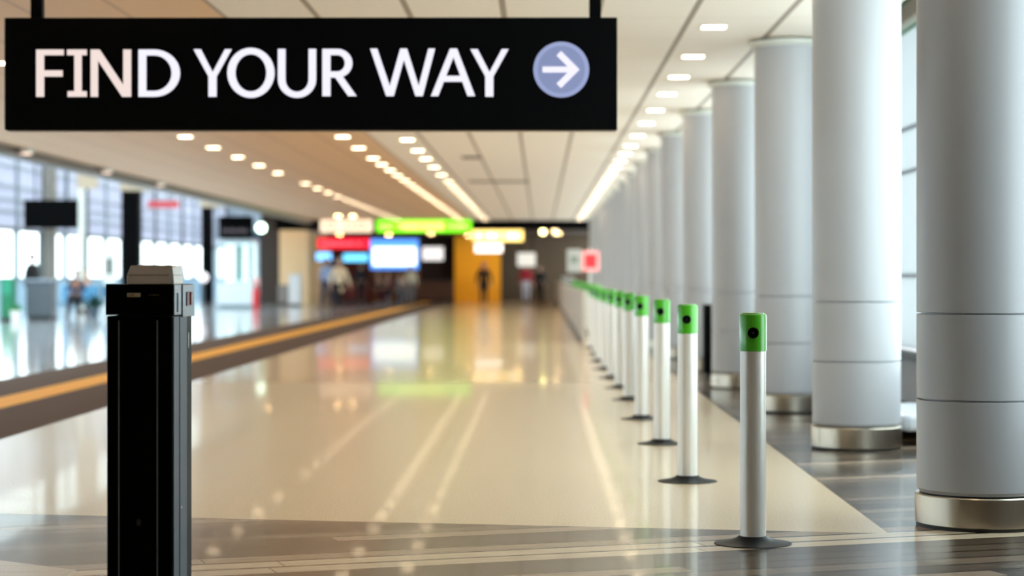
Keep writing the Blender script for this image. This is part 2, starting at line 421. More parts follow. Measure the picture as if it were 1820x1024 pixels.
# --- far end
struct(MB().box(XL - .1, -11.9, 117.5, 117.7, 0, 6.3).build('wall_far', mat('slate_end_wall', srgb(120, 128, 140), .5)))
struct(MB().box(-12.5, -9.5, 97.5, 97.7, 0, 4.1).build('wall_far', M['wall_plain']))
struct(MB().box(-12.2, -12.0, 92, 117.5, 0, 4.05).build('wall_far', mat('dark_teal_wall', srgb(50, 62, 72), .5)))
struct(MB().box(-12.0, -11.2, 88, 88.3, 0, 4.05).build('wall_far', mat('umber_panel', srgb(52, 38, 30), .6)))
struct(MB().box(-12.62, -12.0, 89, 89.2, 0, 3.1).build('wall_far', mat('navy_panel', srgb(38, 58, 80), .5)))
wf = mat('maroon_wall', srgb(92, 22, 20), .6); bw = mat('dark_brown_wall', srgb(42, 22, 16), .6)
ow = mat('ochre_brown_wall', srgb(130, 78, 30), .6); tw = mat('taupe_wall', srgb(90, 70, 50), .6)
yw = mat('orange_wall', srgb(255, 178, 14), .5)
for x0, x1, m_ in ((-10.4, -8.0, wf), (-8.0, -5.7, ow), (-5.7, -4.0, bw), (-1.85, 3.4, tw)):
    struct(MB().box(x0, x1, 97.3, 97.5, 0, 3.1).build('wall_far', m_))
struct(MB().box(-4.0, -1.85, 95.8, 96.0, 0, 3.06).build('wall_far', yw))
struct(MB().box(-4.0, -1.85, 96.0, 97.3, 0, 3.06).build('wall_far', bw))
struct(MB().box(-11.2, -9.95, 88, 97.5, 0, 4.05).build('wall_far', mat('warm_cream_wall', srgb(240, 206, 160), .5)))
struct(MB().box(-9.95, 2.9, 77, 77.25, 2.92, 3.9).build('wall_far_fascia', mat('black_fascia', srgb(4, 3, 3), .6, spec=.05)))

# ================================================================== COLUMNS
RC = .305
def make_column(top, label):
    t = thing('column', label, 'column', kind='thing', group='round grey columns along the right side')
    g = .004; prof = [(RC - .012, .165)]
    joints = [.61, 1.02]
    zs = .178
    prof += [(RC - .004, zs), (RC, zs + .004)]
    for j in joints:
        if j > top - .2: break
        prof += [(RC, j - g - .002), (RC - .002, j - g), (RC - .022, j - g + .001), (RC - .022, j + g - .001), (RC - .002, j + g), (RC, j + g + .002)]
    prof += [(RC, top)]
    MB().lathe(prof, 72).build('shaft', M['column'], t, smooth=True)
    MB().lathe([(RC - .03, .012), (RC - .03, .17)], 64).build('recess', M['dark'], t, smooth=True)
    MB().lathe([(RC + .002, 0), (RC + .002, .016)], 64).build('foot_gasket', M['dark'], t, smooth=True)
    MB().lathe([(RC + .004, .016), (RC + .008, .02), (RC + .008, .152), (RC + .003, .158), (RC - .02, .158)], 72).build('base_ring', M['steel'], t, smooth=True)
    MB().lathe([(RC, top - .07), (RC + .05, top - .05), (RC + .05, top - .02), (RC, top)], 64).build('collar', M['pale_trim'], t, smooth=True)
    return t
colpos = [(2.12, 9.85), (2.20, 14.25), (2.20, 18.1), (2.14, 21.9), (2.10, 25.8), (2.05, 29.7)]
while colpos[-1][1] < 72: colpos.append((2.05, colpos[-1][1] + 3.9))
c0 = make_column(CZ - .003, 'nearest round grey column cut off by the right edge of the photo')
c0.location = (colpos[0][0], colpos[0][1], 0)
for i, (x, y) in enumerate(colpos[1:], 1):
    dup(c0, (x, y, 0), '%s round grey column from the camera with steel foot ring' % ORD[i])

# ================================================================== BOLLARDS
def make_bollard():
    t = thing('bollard', '', 'bollard', group='white bollards with green caps')
    MB().lathe([(.175, 0), (.172, .004), (.14, .008), (.10, .016), (.075, .026), (.062, .036)], 48).build('base', M['rubber'], t, smooth=True)
    MB().lathe([(.058, .02), (.058, .864)], 48).build('tube', M['tube'], t, smooth=True)
    c = MB().lathe([(.0585, .8625), (.0605, .864), (.0605, 1.018), (.058, 1.026), (.050, 1.03)], 48).build('cap', M['green'], t, smooth=True)
    MB().lathe([(.051, 1.0295), (.049, 1.034), (.02, 1.036)], 32).build('cap_rim', M['green_rim'], c, smooth=True)
    # round camera lens facing down the hall
    lx = -.006
    l_ = MB().tube((lx, -.052, .945), (lx, -.066, .945), .023, 28).build('lens', M['lens'], t, smooth=True)
    rg = MB().stroke([(lx + .0235 * math.cos(a * math.pi / 12), .945 + .0235 * math.sin(a * math.pi / 12)) for a in range(24)], .004, -.068, -.056, closed=True)
    rg.build('lens_ring', M['lens_ring'], l_)
    MB().tube((lx, -.066, .945), (lx, -.0675, .945), .004, 16).build('lens_centre', M['frame_dark'], l_)
    return t
bpos = [(.953, 9.17), (.860, 11.95), (.868, 14.62), (.850, 17.15), (.862, 19.8), (.858, 21.9), (.845, 24.0), (.838, 26.3), (.83, 28.7), (.85, 31.2), (.86, 33.8)]
while bpos[-1][1] < 62: bpos.append((1.02, bpos[-1][1] + 2.9))
b0 = make_bollard(); b0.location = (bpos[0][0], bpos[0][1], 0)
b0['label'] = 'nearest and tallest-looking bollard, green cap with camera lens, standing on dark planks'
for i, (x, y) in enumerate(bpos[1:], 1):
    dup(b0, (x, y, 0), '%s white bollard with green cap counting from the camera' % ORD[i] + (', on beige floor' if y < 35 else ', behind the low wall'), rz=-.05 * min(i, 8))
# low wall that screens the farthest bollards
struct(MB().box(.74, .80, 36.4, 96, 0, .93).build('wall_parapet', M['parapet'], bevel=.01))
struct(MB().box(.72, .74, 36.38, 96, 0, .09).build('baseboard_parapet', M['skirt']))
struct(MB().box(.74, 1.1, 64.8, 70, .93, 1.18).build('wall_parapet', mat('grey_block', srgb(150, 146, 142), .5)))

# ================================================================== BLACK POST (left foreground)
PY = 8.15
t = thing('scanner_post', 'tall black square post with off-white housing on top in the left foreground', 'post', (0, 0, 0))
xl, xr, zt, zc = -1.729, -1.460, 1.166, 1.043
MB().box(xl, xr, PY, PY + .46, zc, zt).build('head_housing', M['post_black'], t, bevel=.003)
pb = MB().box(xl + .004, xr - .004, PY + .004, PY + .455, -.0873, zc - .004).build('body', M['post_black'], t, bevel=.004)
for gx in (-1.677, -1.524):
    MB().box(gx - .0022, gx + .0022, PY + .0015, PY + .006, -.08, 1.022).build('groove_glint', M['groove_glint'], pb)  # pale strips paint the glint of the post grooves
MB().box(xr - .006, xr + .0005, PY + .012, PY + .13, -.0873, zc - .008).build('side_channel', M['post_grey'], t)
MB().box(xr - .006, xr + .0025, PY + .14, PY + .30, -.0873, zc - .008).build('side_channel', M['post_grey'], t)
MB().box(xr - .002, xr + .003, PY + .33, PY + .345, .90, .965).build('latch', M['pale_trim'], t)
MB().box(xr - .001, xr + .004, PY + .165, PY + .18, .255, .262).build('screw', M['pale_trim'], t)
tp = MB().prism([(-1.648, zt), (-1.648, zt + .036), (-1.633, zt + .074), (-1.468, zt + .074), (-1.462, zt + .036), (-1.460, zt)], PY + .02, PY + .24)
tp = tp.build('top_housing', M['housing'], t, bevel=.002)
MB().prism([(-1.6495, zt + .0355), (-1.6495, zt + .037), (-1.461, zt + .037), (-1.461, zt + .0355)], PY + .0185, PY + .2).build('lid_seam', M['ink'], tp)
MB().prism([(-1.605, zt + .0742), (-1.60, zt + .077), (-1.53, zt + .0755), (-1.466, zt + .075), (-1.466, zt + .068)], PY + .018, PY + .1).build('rim', M['housing_rim'], tp)
MB().prism([(-1.478, zt + .002), (-1.480, zt + .06), (-1.4665, zt + .06), (-1.4615, zt + .002)], PY + .0175, PY + .12).build('clear_edge', mat('glossy_clear_edge', srgb(215, 220, 225), .08, coat=1), tp)
mod = MB().box(xr - .002, xr + .004, PY + .004, PY + .16, zc + .0, zt - .002).build('side_module', M['module'], t)
MB().box(xr + .0, xr + .006, PY + .02, PY + .12, zt - .02, zt - .017).build('module_line', M['pale_trim'], mod)
MB().tube((xr + .003, PY + .075, zc + .01), (xr + .003, PY + .075, zt - .035), .006, 12).build('inner_rod', mat('smoked_rod', srgb(105, 108, 118), .3, .4), mod)
m2 = MB().box(xr - .002, xr + .008, PY + .175, PY + .45, zc - .012, zt - .002).build('side_module', M['module'], t, bevel=.002)
MB().box(xr + .004, xr + .0115, PY + .26, PY + .40, zc + .033, zt - .032).build('gauge_recess', mat('gauge_recess', srgb(96, 40, 44), .4, noise=.4, scale=120), m2)
MB().tube((xr + .012, PY + .33, zc + .036), (xr + .012, PY + .33, zt - .034), .007, 12).build('gauge', M['red'], m2, smooth=True)
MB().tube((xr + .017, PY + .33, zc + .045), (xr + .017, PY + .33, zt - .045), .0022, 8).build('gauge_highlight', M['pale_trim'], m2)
lp = MB().box(-1.6435, -1.590, PY - .0015, PY, 1.115, 1.1305).build('label_plate', M['plate'], t)
tx = MB()
for i, (h, o_) in enumerate(((.006, 0), (.008, 0), (.004, 0), (.009, 0), (.007, 0), (.008, 0))):
    tx.box(-1.638 + i * .0042, -1.6362 + i * .0042, PY - .0022, PY - .001, 1.119, 1.119 + h)
tx.build('print', M['ink'], lp)
t2 = MB()
for i in range(11): t2.box(-1.556 + i * .0037, -1.5543 + i * .0037, PY - .0006, PY + .001, 1.1215 + .0008 * (i % 3), 1.1235 + .0012 * (i % 2))
t2.build('print', M['plate'], t)
bd = MB().lathe([(.012, 0), (.012, .002)], 20).build('badge', mat('dark_badge', srgb(34, 26, 24), .5, noise=.4, scale=200), t, loc=(0, 0, 0))
bd.rotation_euler = (math.pi / 2, 0, 0); bd.location = (-1.598, PY + .004, .217); bd.scale = (.8, 1.2, 1)

# the post stands a little nearer and is a little slimmer than first laid out
kp = .9325; basep = Vector(((xl + xr) / 2 * kp, PY * kp, 0))
Tp = Matrix.Translation(Vector((0, 0, CH * (1 - kp))) - basep) @ Matrix.Scale(kp, 4)
for o in list(t.children_recursive):
    L_ = o.matrix_basis.copy(); o.data.transform(Tp @ L_); o.matrix_basis = Matrix.Identity(4)
t.location = basep

# ================================================================== HANGING SIGN
SD = 13.0; k = F / SD
def sx(px): return (px - 552) / k
def sz(py): return -(py - 131) / k
sg = thing('wayfinding_sign', 'wide black hanging sign reading FIND YOUR WAY with a round arrow', 'sign', at(552, 131, SD))
sg.rotation_euler = (0, 0, math.radians(-.25))
MB().box(sx(7), sx(1097), 0, .12, sz(231), sz(31)).build('sign_box', M['sign_black'], sg, bevel=.006)
for px in (62, 1058):
    h = CZ - at(552, 131, SD).z
    MB().box(sx(px - 10.5), sx(px + 10.5), .03, .09, sz(33), h).build('hanger', M['sign_black'], sg)
MB().box(sx(12), sx(1094), .02, .10, sz(231) - .006, sz(231)).build('bottom_lip', mat('sign_lip', srgb(150, 132, 116), .4, .4), sg)
YA, YB2 = -.006, .001
def letter(fn, warm=False):
    b = MB(); fn(b); b.build('letter', M['letter_warm'] if warm else M['letter'], sg)
def st(b, pts, w, closed=False): b.stroke([(sx(x), sz(y)) for x, y in pts], w / k, YA, YB2, closed)
def rect(b, x0, x1, y0, y1): b.box(sx(x0), sx(x1), YA, YB2, sz(y1), sz(y0))
def arc(cx, cy, rx, ry, a0, a1, n=20):
    return [(cx + rx * math.cos(math.radians(a0 + (a1 - a0) * i / n)), cy + ry * math.sin(math.radians(a0 + (a1 - a0) * i / n))) for i in range(n + 1)]
def L_F(b): rect(b, 64, 78, 88, 172); rect(b, 78, 113, 88, 98); rect(b, 78, 111, 125, 136)
def L_I(b): rect(b, 132, 145, 98, 162); rect(b, 119, 154, 88, 98); rect(b, 120, 154, 162, 172)
def L_N(b): rect(b, 161, 174, 88, 172); rect(b, 219, 233, 88, 172); diag(b, 161, 177, 88, 217, 233, 172, -.0004)
def diag(b, xa, xb, ya, xc, xd, yc, dy=0):
    """slanted limb with level ends: from xa..xb at height ya to xc..xd at height yc"""
    b.prism([(sx(xa), sz(ya)), (sx(xb), sz(ya)), (sx(xd), sz(yc)), (sx(xc), sz(yc))], YA + dy, YB2)
def bowl(b, cx, cy, rx, ry, ix, iy, a0, a1, n=28):
    """curved limb between an outer and an inner ellipse"""
    for i in range(n):
        q = [math.radians(a0 + (a1 - a0) * (i + e) / n) for e in (0, 1)]
        P = [(cx + rx * math.cos(q[0]), cy + ry * math.sin(q[0])), (cx + rx * math.cos(q[1]), cy + ry * math.sin(q[1])),
             (cx + ix * math.cos(q[1]), cy + iy * math.sin(q[1])), (cx + ix * math.cos(q[0]), cy + iy * math.sin(q[0]))]
        b.prism([(sx(x), sz(y)) for x, y in P], YA, YB2)
def L_D(b): rect(b, 246, 260, 88, 172); rect(b, 260, 274, 88, 98.5); rect(b, 260, 274, 161.5, 172); bowl(b, 274, 130, 46, 42, 31, 31.5, -90, 90)
def L_Y(x, b):
    diag(b, x, x + 13, 87.5, x + 26.5, x + 38, 136); diag(b, x + 56, x + 68, 87.5, x + 30, x + 41, 136, -.0004); rect(b, x + 26.5, x + 41, 130, 172)
def L_O(b): bowl(b, 446, 129.5, 42, 44.5, 27.5, 33, 0, 360, 56)
def L_U(b): rect(b, 494, 507.5, 87, 141); rect(b, 548.5, 562, 87, 141); bowl(b, 528, 141, 34, 33, 20.5, 22, 0, 180)
def L_R(b):
    rect(b, 573, 587.5, 87, 171); rect(b, 587, 600, 87, 98); rect(b, 587, 600, 127, 138)
    bowl(b, 600, 112.5, 26.5, 25.5, 13, 14.5, -90, 90, 20); diag(b, 593, 608, 134, 619, 634, 171, -.0004)
def L_W(b):
    diag(b, 658, 670.5, 86.5, 686.5, 699, 171); diag(b, 711.5, 723.5, 86.5, 688, 700, 171, -.0004)
    diag(b, 711.5, 723.5, 86.5, 738.5, 750, 171, .0004); diag(b, 761.5, 773.5, 86.5, 739.5, 751.5, 171, -.0008)
def L_A(b): diag(b, 800, 812, 86.5, 766, 779, 171); diag(b, 800.5, 812.5, 86.5, 831, 844.5, 171, -.0004); rect(b, 786, 825, 135, 145.5)
letter(L_F, True); letter(L_I, True); letter(L_N, True); letter(L_D)
letter(lambda b: L_Y(344, b)); letter(L_O); letter(L_U); letter(L_R); letter(L_W); letter(L_A)
letter(lambda b: L_Y(836, b))
dc = MB().tube((sx(997.5), -.004, sz(124)), (sx(997.5), .002, sz(124)), 49.5 / k, 64).build('arrow_disc', M['disc'], sg)
MB().tube((sx(997.5), -.0045, sz(124)), (sx(997.5), -.003, sz(124)), 42 / k, 64).build('disc_centre', M['disc_in'], dc)
ar = MB(); ar.stroke([(sx(964), sz(124)), (sx(1020), sz(124))], 10.5 / k, -.009, -.004)
ar.stroke([(sx(993), sz(95)), (sx(1022), sz(124)), (sx(993), sz(153))], 11.5 / k, -.0095, -.004)
ar.build('arrow', M['letter'], dc)

# ================================================================== CEILING LIGHTS
def make_light():
    t = thing('ceiling_light', '', 'ceiling light', group='square recessed downlights')
    fr = MB(); a, b_ = .118, .098
    fr.box(-a, a, -a, -b_, -.008, .0); fr.box(-a, a, b_, a, -.008, .0); fr.box(-a, -b_, -b_, b_, -.008, 0); fr.box(b_, a, -b_, b_, -.008, 0)
    fr.build('frame', M['lamp_rim'], t)
    MB().box(-b_, b_, -b_, b_, -.006, -.0).build('diffuser', M['lamp'], t)
    return t
L0 = make_light(); first = True
rowsL = []  # entries ahead of the first visible lamp are added for frontal fill
ys = [17.1, 19.4, 21.4, 23.4, 25.7, 27.9, 30.4, 32.8, 34.9]
while ys[-1] < 75: ys.append(ys[-1] + 2.15)
rowsL.append((1.45, [-11, -8, -5, -2, .5, 3, 5, 6.5, 8.7, 10.8, 12.9, 15.0] + ys, 'in the row next to the grey columns'))
ys = [30.6, 33.2, 35.9, 38.6, 41.4, 46.2]
while ys[-1] < 74: ys.append(ys[-1] + 2.5)
rowsL.append((-5.3, [-11, -8, -5, -2, 1, 4, 7, 10, 13, 18, 20, 22, 25, 28] + ys, 'in the leftmost row over the brown floor band'))
ys = [30.6, 33.3, 36.2, 38.2, 40.3, 42.4]
while ys[-1] < 74: ys.append(ys[-1] + 2.2)
rowsL.append((-2.95, [-11, -8, -5, -2, 1, 4, 7, 10, 13, 17, 19.5, 22, 25, 28] + ys, 'in the left row of the middle pair'))
ys = [31.3, 34, 36.4, 39.2, 42.2, 45.3]
while ys[-1] < 74: ys.append(ys[-1] + 2.6)
rowsL.append((-2.03, ys, 'in the right row of the middle pair'))
for X, yl, txt in rowsL:
    c = 0
    for y in yl:
        vis = y >= 30 or (X > 0 and y > 16)
        if vis:
            lab = ('%s square downlight %s' % (ORD[c], txt)) if c else 'nearest visible square downlight ' + txt; c += 1
        else:
            lab = 'square downlight continuing a row out of view, added for fill light'
        if first: L0.location = (X, y, CZ); L0['label'] = lab; first = False
        else: dup(L0, (X, y, CZ), lab)
# dark air slots in the ceiling
for (x0, x1, py, nm) in ((820, 858, 279, 'short dark air slot in the ceiling left of the panel seams'), (832, 942, 322, 'long dark air slot across the ceiling panels, the farther one')):
    d = (CZ - CH) * F / (490 - py)
    v = thing('air_vent', nm, 'vent', ((x0 + x1) / 2 - 0 and ((x0 + x1) / 2 - 960) / F * d, d, CZ))
    w = (x1 - x0) / F * d / 2
    MB().box(-w, w, -.3, .3, -.012, 0).build('frame', M['cap_tan'], v)
    s_ = MB()
    for j in range(7): s_.box(-w + .03, w - .03, -.26 + j * .08, -.225 + j * .08, -.018, -.011)
    s_.build('slats', M['skirt'], v)
# ceiling spots along the left edge beam
sl = thing('spot_light', 'round pale spot light at the dark ceiling edge, nearest the sign', 'spot light', (-8.38, 33.4, CZ), group='spot lights along the ceiling edge')
MB().lathe([(.10, -.09), (.12, -.07), (.12, 0)], 24).build('can', M['pale_trim'], sl, smooth=True)
MB().lathe([(.085, -.095), (.085, -.088)], 24).build('bulb', emat('spot_bulb', (255, 215, 190), 2.0), sl)
dup(sl, (-8.38, 39.6, CZ), 'round pale spot light on the dark ceiling edge above the left windows')
dup(sl, (-8.38, 45.2, CZ), 'round pale spot light on the dark ceiling edge, farthest of three')

# ================================================================== RIGHT SIDE BITS
t = thing('waste_bin', 'slim black bin half hidden behind the fourth grey column', 'bin', (2.06 + .1, 24.6, 0))
t.location = (at(1250, 0, 24.2).x + .13, 24.2, 0)
MB().box(-.13, .13, -.13, .13, .05, .84).build('body', M['pillar_black'], t, bevel=.01)
MB().box(-.11, .11, -.11, .11, 0, .05).build('plinth', M['dark'], t)
MB().box(-.135, .135, -.135, .135, .84, .86).build('lid', M['pillar_black'], t, bevel=.004)
t = thing('low_bench', 'low white bench with dark feet between the two nearest grey columns', 'bench', (2.99, 15.1, 0))
MB().slab([(-.38 + .06 * math.cos(a) * 1.0, -.7 + .06 + .06 * math.sin(a)) for a in (math.pi, 1.25 * math.pi, 1.5 * math.pi)] + [(.22, -.7), (.22, .7), (-.38, .7)], .10, .22).build('seat', mat('white_bench_top', srgb(225, 230, 238), .25), t, bevel=.03)
for y in (-.5, .5): MB().box(-.26, .2, y - .1, y + .1, 0, .10).build('leg', M['dark'], t)
MB().box(.14, .22, -.7, .7, .22, .42).build('backrest', mat('pale_grey_back', srgb(176, 182, 190), .4), t, bevel=.015)
# two boards on a pole beside the bollards
p = at(1048, 480, 45)
t = thing('pole_sign', 'red board beside a grey board on a pole above the far bollards', 'sign', (p.x, 45, 0))
MB().tube((0, .03, 0), (0, .03, 1.8), .03, 12).build('pole', M['pale_trim'], t, smooth=True)
MB().lathe([(.2, 0), (.2, .02), (.03, .03)], 24, 0, .03).build('base', M['rubber'], t, smooth=True)
rb = MB().box(-.17, .21, -.015, .01, 1.30, 1.74).build('red_board', mat('pale_red_border', srgb(238, 160, 158), .4, emit=srgb(240, 150, 148), strength=.35), t)
MB().box(-.11, .15, -.022, -.014, 1.37, 1.67).build('red_panel', emat('red_panel', (236, 44, 50), .6), rb)
gb = MB().box(-.50, -.18, -.015, .01, 1.28, 1.78).build('grey_board', mat('pale_grey_board', srgb(196, 196, 190), .5), t)
MB().box(-.42, -.26, -.02, -.014, 1.48, 1.62).build('print', mat('grey_green_print', srgb(140, 150, 136), .5), gb)

# ================================================================== LEFT CONCOURSE
def pillar(x, y, w, label, m_, top):
    t = thing('pillar', label, 'pillar', (x, y, 0), kind='thing', group='square pillars of the left concourse')
    MB().box(-w / 2, w / 2, -w / 2, w / 2, .1, top).build('shaft', m_, t, bevel=.01)
    MB().box(-w / 2 - .02, w / 2 + .02, -w / 2 - .02, w / 2 + .02, 0, .1).build('plinth', M['dark'], t)
    if top < 5: MB().box(-w / 2 - .05, w / 2 + .45, -w / 2, w / 2, top, 6.1).build('upper_block', M['wall_plain'], t)
pillar(-13.5, 56.5, .27, 'slim grey pillar behind the black hanging board at far left', M['pillar_grey'], 6.2)
pillar(-13.6, 68.2, .58, 'wide black pillar rising directly above the foreground post', M['pillar_black'], 4.02)
pillar(-13.7, 84.3, .44, 'black pillar between the bright windows and the white booth', M['pillar_black'], 4.02)
pillar(-14.9, 66.5, .16, 'thin white pillar just left of the wide black pillar', M['pale_trim'], 4.02)

def hboard(px0, px1, py0, py1, d, label, m_, name='hanging_board', cat='sign', th=.12, top=None, extra=None, frame=None, rods=True):
    a = at(px0, py1, d); b = at(px1, py0, d)
    cx = (a.x + b.x) / 2; w = (b.x - a.x) / 2; h = b.z - a.z
    t = thing(name, label, cat, (cx, d, a.z))
    MB().box(-w, w, 0, th, 0, h).build('case', frame or M['pillar_black'], t, bevel=.01)
    if m_ is not None: MB().box(-w + .03, w - .03, -.008, .002, .03, h - .03).build('face', m_, t)
    if top and rods:
        for s in (-.6, .6): MB().tube((w * s, th / 2, h), (w * s, th / 2, top - a.z), .02, 8).build('rod', M['pillar_black'], t)
    return t, w, h
t, w, h = hboard(42, 138, 355, 406, 55.5, 'blank black board hanging in front of the left windows', None, top=6.3)
t, w, h = hboard(388, 450, 384, 425, 75.8, 'black board with faint lettering above the white booth', None, top=4.02)
fm = mat('faint_letters', srgb(96, 84, 92), .5)
lt = MB()
for i in range(9): lt.box(-w * .75 + i * w * .165, -w * .75 + i * w * .165 + w * .11, -.01, .0, h * .28, h * (.42 if i % 3 else .47))
lt.build('lettering', fm, t)
p = at(464, 405, 75.6)
t = thing('round_lamp', 'glowing round green-white lamp beside the black board', 'lamp', p)
MB().tube((0, -.02, 0), (0, .06, 0), .17, 28).build('globe', emat('green_white_lamp', (215, 255, 225), 5), t)
MB().tube((0, .03, .15), (0, .03, 4.02 - p.z), .015, 8).build('rod', M['pillar_black'], t)

# booth
wm = mat('white_booth_panel', srgb(214, 224, 232), .35)
a = at(385, 547, 76); b = at(450, 547, 76)
bx = (a.x + b.x) / 2; bwid = (b.x - a.x) / 2
t = thing('ticket_booth', 'white glazed booth under the black lettered board', 'booth', (bx, 76, 0))
MB().box(-bwid, bwid, 0, 1.6, .12, .9).build('counter', wm, t, bevel=.02)
MB().box(-bwid + .04, bwid - .04, .04, 1.56, 0, .12).build('plinth', mat('booth_plinth', srgb(120, 140, 150), .4), t)
MB().box(-bwid, bwid, 0, 1.6, 2.42, 2.56).build('roof', wm, t, bevel=.02)
for x in (-bwid + .05, bwid - .05, 0):
    MB().box(x - .04, x + .04, 0, .08, .9, 2.42).build('post', wm, t)
MB().box(-bwid, -bwid + .06, 1.5, 1.6, .9, 2.42).build('post', wm, t); MB().box(bwid - .06, bwid, 1.5, 1.6, .9, 2.42).build('post', wm, t)
MB().box(-bwid + .08, bwid - .08, .03, .04, .9, 2.42).build('glass', M['pane'], t)
gp = mat('pale_lit_panel', srgb(225, 238, 240), .4, emit=srgb(215, 235, 238), strength=.7)
MB().box(-bwid + .1, bwid - .1, 1.5, 1.55, .95, 2.4).build('back_panel', gp, t)
gg = mat('green_strip', srgb(70, 120, 105), .4)
for x in (-.02, .42): MB().box(x - .13, x + .08, 1.46, 1.5, 1.0, 2.35).build('strip', gg, t)
# fire extinguisher
t = thing('fire_extinguisher', 'red fire extinguisher on a stand right of the white booth', 'fire extinguisher', (at(455, 0, 75).x, 75, 0))
MB().lathe([(.1, 0), (.13, .03), (.13, .62), (.10, .72), (.04, .76), (.04, .80)], 24).build('cylinder', mat('extinguisher_red', srgb(200, 24, 32), .3), t, smooth=True)
MB().box(-.06, .08, -.02, .02, .8, .86).build('valve', M['dark'], t)
MB().tube((.05, -.03, .83), (.13, -.05, .25), .018, 8).build('hose', M['dark'], t)
bb = MB().box(-.11, .11, .14, .16, 0, 1.12).build('stand_board', mat('pale_pink_board', srgb(226, 170, 168), .5), t)
# white cabinets by the cream wall
for (x0, x1, yt, d, lab) in ((513, 534, 487, 81, 'tall white cabinet standing against the warm cream wall'), (494, 511, 506, 84, 'low grey cabinet left of the tall white cabinet')):
    a = at(x0, yt, d); b = at(x1, yt, d)
    t = thing('cabinet', lab, 'cabinet', ((a.x + b.x) / 2, d, 0)); w = (b.x - a.x) / 2
    MB().box(-w, w, 0, .4, .08, a.z).build('body', mat('cabinet_white', srgb(226, 226, 230) if d == 81 else srgb(130, 120, 115), .4), t, bevel=.015)
    MB().box(-w + .02, w - .02, .02, .38, 0, .08).build('plinth', M['dark'], t)
    MB().box(-w + .03, w - .03, -.012, .0, .14, a.z - .1).build('door', mat('cabinet_door', srgb(236, 236, 240) if d == 81 else srgb(140, 130, 124), .35), t)
# counter with clerk, display stand, seats, round discs
a = at(46, 0, 55); b = at(92, 0, 55)
t = thing('counter', 'dark grey counter below the blank black board at far left', 'counter', ((a.x + b.x) / 2, 55, 0)); w = (b.x - a.x) / 2
MB().box(-w, w, 0, .6, .1, 1.04).build('front', mat('charcoal_counter', srgb(78, 84, 92), .4), t, bevel=.01)
MB().box(-w - .03, w + .03, -.04, .64, 1.04, 1.1).build('worktop', mat('blue_grey_top', srgb(140, 150, 165), .3), t, bevel=.01)
MB().box(-w + .03, w - .03, .03, .57, 0, .1).build('plinth', M['dark'], t)
a = at(1, 0, 54); b = at(23, 0, 54)
t = thing('display_stand', 'green display stand at the far left edge of the photo', 'display stand', ((a.x + b.x) / 2, 54, 0)); w = (b.x - a.x) / 2
MB().box(-w, w, 0, .35, .08, 1.15).build('body', mat('deep_green_panel', srgb(22, 112, 78), .4, noise=.3, scale=6), t, bevel=.01)
MB().box(-w - .02, w + .02, -.02, .37, 0, .08).build('plinth', M['dark'], t)
MB().box(-w + .04, w - .04, -.012, 0, .7, 1.08).build('poster', mat('teal_poster', srgb(40, 140, 110), .4), t)
t = thing('potted_plant', 'small white planter with green leaves beside the green stand', 'plant', (at(31, 0, 54).x, 53.8, 0))
MB().lathe([(.10, 0), (.14, .28), (.12, .28), (.11, .24)], 20).build('planter', mat('white_planter', srgb(230, 230, 226), .4), t, smooth=True)
lf = MB()
for i in range(40):
    a_ = random.random() * 6.28; e = random.uniform(.4, 1.3); ln = random.uniform(.16, .3)
    d_ = Vector((math.cos(a_) * math.cos(e), math.sin(a_) * math.cos(e), math.sin(e))); s_ = d_.orthogonal().normalized() * .03; o_ = Vector((0, 0, .24))
    lf.add([o_, o_ + d_ * ln * .5 + s_, o_ + d_ * ln, o_ + d_ * ln * .5 - s_], [(0, 1, 2, 3)])
lf.build('leaves', mat('leaf_green', srgb(40, 130, 70), .5), t)

def seat_row(x, y, n, label, colr):
    t = thing('seat_row', label, 'seats', (x, y, 0)); m_ = mat('seat_' + str(n) + str(int(y)), colr, .45)
    for i in range(n):
        o_ = i * .56
        MB().box(o_, o_ + .5, -.02, .46, .40, .46).build('seat', m_, t, bevel=.02)
        MB().box(o_, o_ + .5, .42, .48, .5, .92).build('backrest', m_, t, bevel=.02)
    MB().box(0, n * .56 - .06, .18, .26, .33, .39).build('beam', M['frame'], t)
    for o_ in (.2, n * .56 - .3):
        MB().box(o_, o_ + .05, -.05, .5, 0, .04).build('leg', M['frame'], t); MB().box(o_, o_ + .05, .19, .25, .04, .33).build('upright', M['frame'], t)
seat_row(at(103, 0, 60).x, 60, 2, 'pale blue seats by the left windows, left pair', srgb(90, 150, 190))
seat_row(at(142, 0, 62.4).x, 62.4, 2, 'slate blue seats by the left windows, behind the small dark plant', srgb(70, 110, 140))
t = thing('potted_plant', 'dark leafy plant in front of the blue seats', 'plant', (at(166, 0, 58.6).x, 58.6, 0))
MB().lathe([(.14, 0), (.18, .3), (.15, .3), (.14, .27)], 20).build('planter', mat('slate_planter', srgb(70, 86, 98), .5), t, smooth=True)
lf = MB()
for i in range(60):
    a_ = random.random() * 6.28; e = random.uniform(.2, 1.4); ln = random.uniform(.2, .45)
    d_ = Vector((math.cos(a_) * math.cos(e), math.sin(a_) * math.cos(e), math.sin(e))); s_ = d_.orthogonal().normalized() * .045; o_ = Vector((0, 0, .27))
    lf.add([o_, o_ + d_ * ln * .5 + s_, o_ + d_ * ln, o_ + d_ * ln * .5 - s_], [(0, 1, 2, 3)])
lf.build('leaves', mat('dark_leaf', srgb(22, 66, 58), .5), t)
# white column-shaped totem with grey screen at (192, 440..520)
t = thing('info_totem', 'slim white information totem with a dark screen left of the wide black pillar', 'totem', (at(194, 0, 64).x, 64, 0))
MB().box(-.19, .19, 0, .15, 0, 1.95).build('body', M['pale_trim'], t, bevel=.02)
MB().box(-.08, .08, -.01, 0, 1.25, 1.75).build('screen', M['frame_dark'], t)
